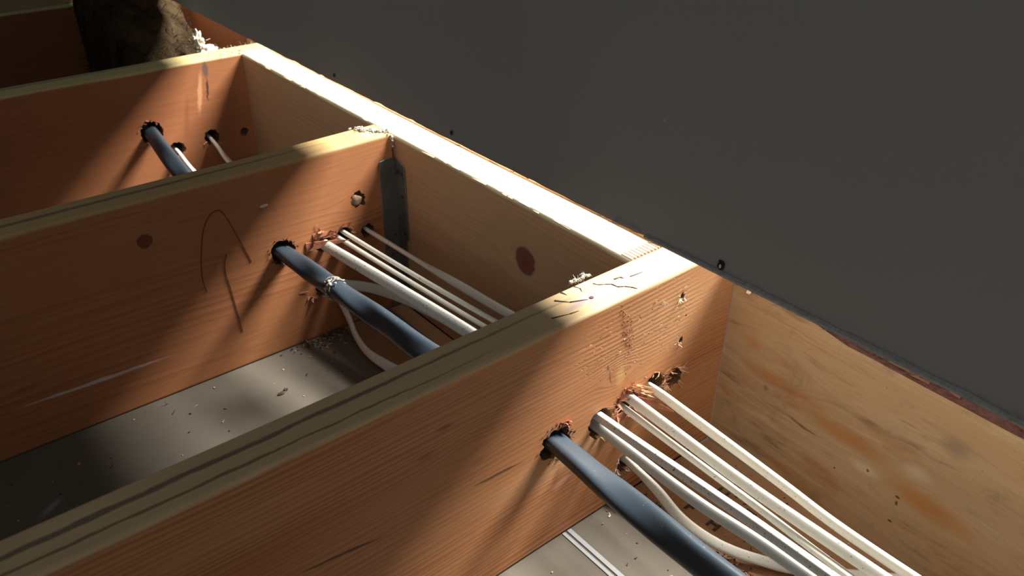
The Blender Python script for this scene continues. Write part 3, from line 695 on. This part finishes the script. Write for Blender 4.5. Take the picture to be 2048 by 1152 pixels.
nm('upper white cable of the middle pair leaving the near joist under a torn splinter flap',
   [(-.030,-.50,-.11,w1,h1,-55), (-.0315,-.25,-.110,w1,h1,-55), (-.0325,-.13,-.110,w1,h1,-58), (-.0290,-.05,-.110,w1,h1,-60), (-.0275,0,-.109,w1,h1,-60), (-.029,.04,-.108,w1,h1,-30), (-.0485,.163,-.105,w1,h1,48), (-.060,.28,-.105,w1,h1,50), (-.0715,.406,-.103,w1,h1,50), (-.074,.45,-.103,w1,h1,50), (-.09,.56,-.15,w1,h1,0), (-.10,.62,-.20,w1,h1,0), (-.11,.72,FZ+.004,w1,h1,0), (-.12,.80,FZ+.004,w1,h1,0)])
nm('lower white cable of the middle pair, slimmer and edge-on',
   [(-.038,-.50,-.12,.0068,.0050,20), (-.0395,-.25,-.120,.0068,.0050,20), (-.0350,-.13,-.120,.0068,.0050,20), (-.0325,-.05,-.120,.0068,.0050,20), (-.0320,0,-.1185,.0068,.0050,20), (-.034,.04,-.116,.0068,.0050,20), (-.0555,.163,-.111,w1,h1,46), (-.067,.28,-.110,w1,h1,48), (-.0785,.406,-.108,w1,h1,48), (-.081,.45,-.108,w1,h1,48), (-.11,.56,-.155,w1,h1,0), (-.12,.62,-.20,w1,h1,0), (-.13,.72,FZ+.004,w1,h1,0), (-.14,.80,FZ+.004,w1,h1,0)])
w3, h3 = .0128, .0072
nm('wide dust-speckled white cable, upper one of the pair next to the dark cable',
   [(-.058,-.50,-.11,.0088,h3,-80), (-.0585,-.20,-.110,.0088,h3,-80), (-.0602,-.115,-.110,.0086,h3,-80), (-.0630,-.04,-.110,.0084,h3,-80), (-.0640,0,-.110,.0084,h3,-80), (-.066,.04,-.110,.0088,h3,-70), (-.0745,.165,-.110,w3,h3,-62), (-.0842,.273,-.110,w3,h3,-60), (-.0930,.35,-.109,w3,h3,-58), (-.0985,.395,-.108,.0120,h3,-55), (-.101,.43,-.108,w3,h3,-40), (-.104,.46,-.108,w3,h3,-30),
    (-.113,.60,-.135,w1,h1,0), (-.1165,.70,-.142,w1,h1,0), (-.1170,.77,-.133,.008,.005,40), (-.1175,.81,-.122,.008,.005,60), (-.118,.849,-.120,.008,.005,60)], m_dirty, .06)
nm('greyer white cable right beside the thick dark cable, looping low in the middle bay',
   [(-.052,-.50,-.130,.0096,h1,-62), (-.0525,-.20,-.130,.0096,h1,-62), (-.0585,-.105,-.1295,.0095,h1,-62), (-.0592,-.04,-.1285,.0093,h1,-62), (-.0600,0,-.1265,.0093,h1,-62), (-.060,.045,-.128,.0093,h1,-62), (-.048,.14,-.145,.0115,h1,-60), (-.0300,.22,-.158,.0120,h1,-60), (-.0330,.275,-.166,.0120,h1,-62), (-.0420,.335,-.1685,.0120,h1,-66), (-.062,.378,-.166,.0120,h1,-72), (-.090,.404,-.162,.0115,h1,-60), (-.103,.43,-.161,w1,h1,-30), (-.11,.50,-.18,w1,h1,0), (-.13,.60,FZ+.004,w1,h1,0), (-.15,.74,FZ+.004,w1,h1,0)], m_grey, .04)
nm('loose white cable that sags to the bay floor and curves away under the others',
   [(.16,-.36,FZ+.005,.0001,.0001,0)][:0] + [(.0900,-.228,FZ+.0095,w1,h1,-30), (.0600,-.194,FZ+.007,w1,h1,-30), (.0380,-.172,FZ+.007,w1,h1,-32), (.0170,-.150,FZ+.0085,w1,h1,-36), (.0050,-.131,FZ+.0095,w1,h1,-40), (-.0030,-.117,FZ+.0100,w1,h1,-42), (-.0100,-.098,FZ+.0105,w1,h1,-42), (-.0135,-.075,FZ+.0115,w1,h1,-45), (-.0140,-.055,FZ+.0140,.0100,h1,-60), (-.0165,-.034,-.1990,.0105,h1,-80), (-.0205,-.012,-.1880,.0095,h1,-100), (-.0230,.010,-.1825,w1,h1,-90), (-.028,.045,-.186,w1,h1,-60),
    (-.050,.11,-.212,w1,h1,-40), (-.075,.20,FZ+.0075,w1,h1,-30), (-.0885,.270,FZ+.0085,.0125,h1,-35), (-.0950,.300,FZ+.0095,.0115,h1,-50), (-.0985,.330,FZ+.0105,.0095,h1,-70), (-.0945,.362,FZ+.0130,.0085,h1,-80), (-.0900,.385,-.200,.0085,h1,-80), (-.0920,.402,-.180,.0085,h1,-70), (-.100,.422,-.170,.0085,h1,-40), (-.12,.50,-.20,w1,h1,0), (-.16,.60,FZ+.004,w1,h1,0), (-.18,.74,FZ+.004,w1,h1,0)])

# ================================================================ insulation clump
ib = thing('insulation_batt', 'ragged brown clump of mineral wool stuffed between the two furthest joists', 'insulation', (-.15, 1.06, -.2))
def wool(a, b, seed, amp):
    bm = bmesh.new(); box(bm, a, b)
    bmesh.ops.subdivide_edges(bm, edges=bm.edges, cuts=26, use_grid_fill=True)
    c = (Vector(a)+Vector(b))/2; hs = (Vector(b)-Vector(a))/2
    for v in bm.verts:
        q = Vector(((v.co.x-c.x)/hs.x, (v.co.y-c.y)/hs.y, (v.co.z-c.z)/hs.z)); m = (abs(q.x)**3+abs(q.y)**3+abs(q.z)**3)**(1/3)
        v.co = c + Vector((q.x*hs.x, q.y*hs.y, q.z*hs.z))/max(m, .8)*1.0
        p = v.co*11 + Vector((seed, 0, 0))
        d = noise.noise(p)*amp + noise.noise(p*2.7)*amp*.5 + abs(noise.noise(p*6))*amp*.3
        v.co += (v.co-c).normalized()*d
    return bm
# tapered towards the right; back raised out of view to block the beam
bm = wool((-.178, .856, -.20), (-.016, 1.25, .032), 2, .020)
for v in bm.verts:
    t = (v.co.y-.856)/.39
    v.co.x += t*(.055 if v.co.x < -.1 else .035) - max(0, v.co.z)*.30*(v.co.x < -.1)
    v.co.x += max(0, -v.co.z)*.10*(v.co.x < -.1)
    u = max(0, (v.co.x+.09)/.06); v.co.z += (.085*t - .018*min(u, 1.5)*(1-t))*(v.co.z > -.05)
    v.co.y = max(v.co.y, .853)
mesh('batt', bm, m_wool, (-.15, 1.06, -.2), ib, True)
bt = bpy.data.objects['batt'].data; vv = [v for v in bt.vertices if v.co.z > .12 or v.normal.x > .3]
bm = bmesh.new(); rnd = random.Random(50)
for k in range(700):
    v = rnd.choice(vv); nn = v.normal; d = Vector((rnd.uniform(-1, 1), rnd.uniform(-1, 1), rnd.uniform(-1, 1))) + nn*.7
    sliver(bm, v.co+Vector((-.15, 1.06, -.2))-nn*.001, d, nn, rnd.uniform(.008, .026), .0009, .0007, rnd.uniform(-2.2, 2.2), 5)
o = mesh('loose_fibre', bm, m_wool, (-.15, 1.06, -.1), ib); o['kind'] = 'stuff'
bm = bmesh.new(); rnd = random.Random(51)
lump(bm, (-.030, .868, -.006), (.014, .010, .010), 6, 4, .5); lump(bm, (-.038, .874, .008), (.007, .009, .012), 9, 4, .7)
for k in range(24):
    sliver(bm, (rnd.uniform(-.055, -.022), rnd.uniform(.858, .89), rnd.uniform(-.014, .012)), (rnd.uniform(-.2, 1), rnd.uniform(-.6, .4), rnd.uniform(-.8, .5)), (0, .3, 1), rnd.uniform(.005, .012), .0010, .0006, rnd.uniform(-2, 2))
o = mesh('frayed_tip', bm, m_fibre, (-.03, .88, -.01), ib, True); o['label'] = 'frayed tip with the light on it put into its pale colour'

# ================================================================ debris
def scatter(label, n, fn, mats, seed, name='sawdust', cat='sawdust'):
    rnd = random.Random(seed); bm = bmesh.new()
    for k in range(n):
        x, y, z = fn(rnd); r = rnd.uniform(.0004, .0014)
        if rnd.random() < .45:
            a = rnd.uniform(0, 6.3); sliver(bm, (x, y, z+.0006), (math.cos(a), math.sin(a), rnd.uniform(-.1, .3)), (0, 0, 1), rnd.uniform(.002, .006), rnd.uniform(.0005, .0014), .0005, rnd.uniform(-1, 1.5), mat=rnd.randrange(len(mats)))
        else:
            n0 = len(bm.faces); lump(bm, (x, y, z+r*.5), (r, r*rnd.uniform(.5, 1.4), r*.6), k, 1, .6)
            mi = rnd.randrange(len(mats)); bm.faces.ensure_lookup_table()
            for f in bm.faces[n0:]: f.material_index = mi
    return tag(mesh(name, bm, mats, fn(random.Random(1)), None), label, cat, kind='stuff')
m_dk = plain('dark_debris', (.07,.035,.02), .8)
scatter('line of dark splinters and crumbs along the edge of the stamped plate under the cables', 230,
        lambda r: (lambda y: (-.012+abs(r.gauss(0, .0035))+.006*noise.noise(Vector((y*30, 0, 0))), y, FZ+.0008))(r.uniform(-.24, -.012)), [m_dk, m_dk, m_dk, m_chip, m_red], 61)
scatter('pale crumbs gathered on the grey board at the foot of the near joist', 110,
        lambda r: (-.030+r.gauss(0, .009), -.006-abs(r.gauss(0, .006)), FZ), [m_chip, m_pale, m_red], 62)
scatter('dark chips and shavings spread on the stamped plate', 120,
        lambda r: (r.uniform(-.004, .092), r.uniform(-.26, -.01), FZ+.001), [m_dk, m_dk, m_red, m_chip], 63)
scatter('crumbs on the floor of the middle bay at the foot of the middle joist', 150,
        lambda r: (-.115+r.gauss(0, .018), S-.003-abs(r.gauss(0, .014)), FZ+.0004), [m_dk, m_dk, m_chip], 64)
scatter('thinly scattered specks over the grey floor board of the middle bay', 110,
        lambda r: (r.uniform(-.62, -.10), r.uniform(.20, .40), FZ), [m_dk, m_dk, m_chip], 65)
scatter('thinly scattered specks over the grey floor board in front of the near joist', 26,
        lambda r: (r.uniform(-.16, -.02), r.uniform(-.2, -.01), FZ), [m_dk, m_chip], 66)
# single chips that stand out
bm = bmesh.new(); lump(bm, (-.2035, .335, FZ+.0012), (.0042, .0022, .0014), 7, 2, .6); lump(bm, (-.197, .338, FZ+.0012), (.002, .002, .0014), 8, 2, .6)
tag(mesh('wood_chip', bm, m_dk, (-.2, .335, FZ)), 'small dark wood chip lying in the middle of the grey floor of the middle bay', 'wood chip')
bm = bmesh.new(); lump(bm, (-.425, .215, FZ+.0012), (.0042, .0025, .0014), 9, 2, .6)
tag(mesh('wood_chip', bm, m_chip, (-.425, .215, FZ)), 'small tan wood chip on the grey floor board near the white scuff', 'wood chip')
# chipped paint hole at the foot of the wall
bm = bmesh.new(); lump(bm, (WX-.0004, -.0838, .0675), (.0008, .0028, .0034), 4, 4, .35)
o = mesh('chipped_spot', bm, plain('broken_core', (.02,.018,.015), .9), (WX, -.0838, .0675), wall)
bm = bmesh.new(); lump(bm, (WX-.0014, -.0838, .0668), (.0006, .0008, .0014), 4, 2, .5)
mesh('plaster_crumb', bm, plain('white_plaster', (.85,.84,.80), .8), (WX, -.0838, .0675), wall)
for (y, h, r) in ((.2221, .0081, .0020), (.438, .0082, .0018)):
    bm = bmesh.new(); lump(bm, (WX-.0012, y, WZ+h), (.0010, r*.6, r*1.2), y*10, 2, .7)
    tag(mesh('dark_fleck', bm, m_hole, (WX-.001, y, WZ+h)), 'dark fleck on the wall edge above the lit header, %s' % ('nearer the near joist' if y < .3 else 'nearer the third joist'), 'fleck')
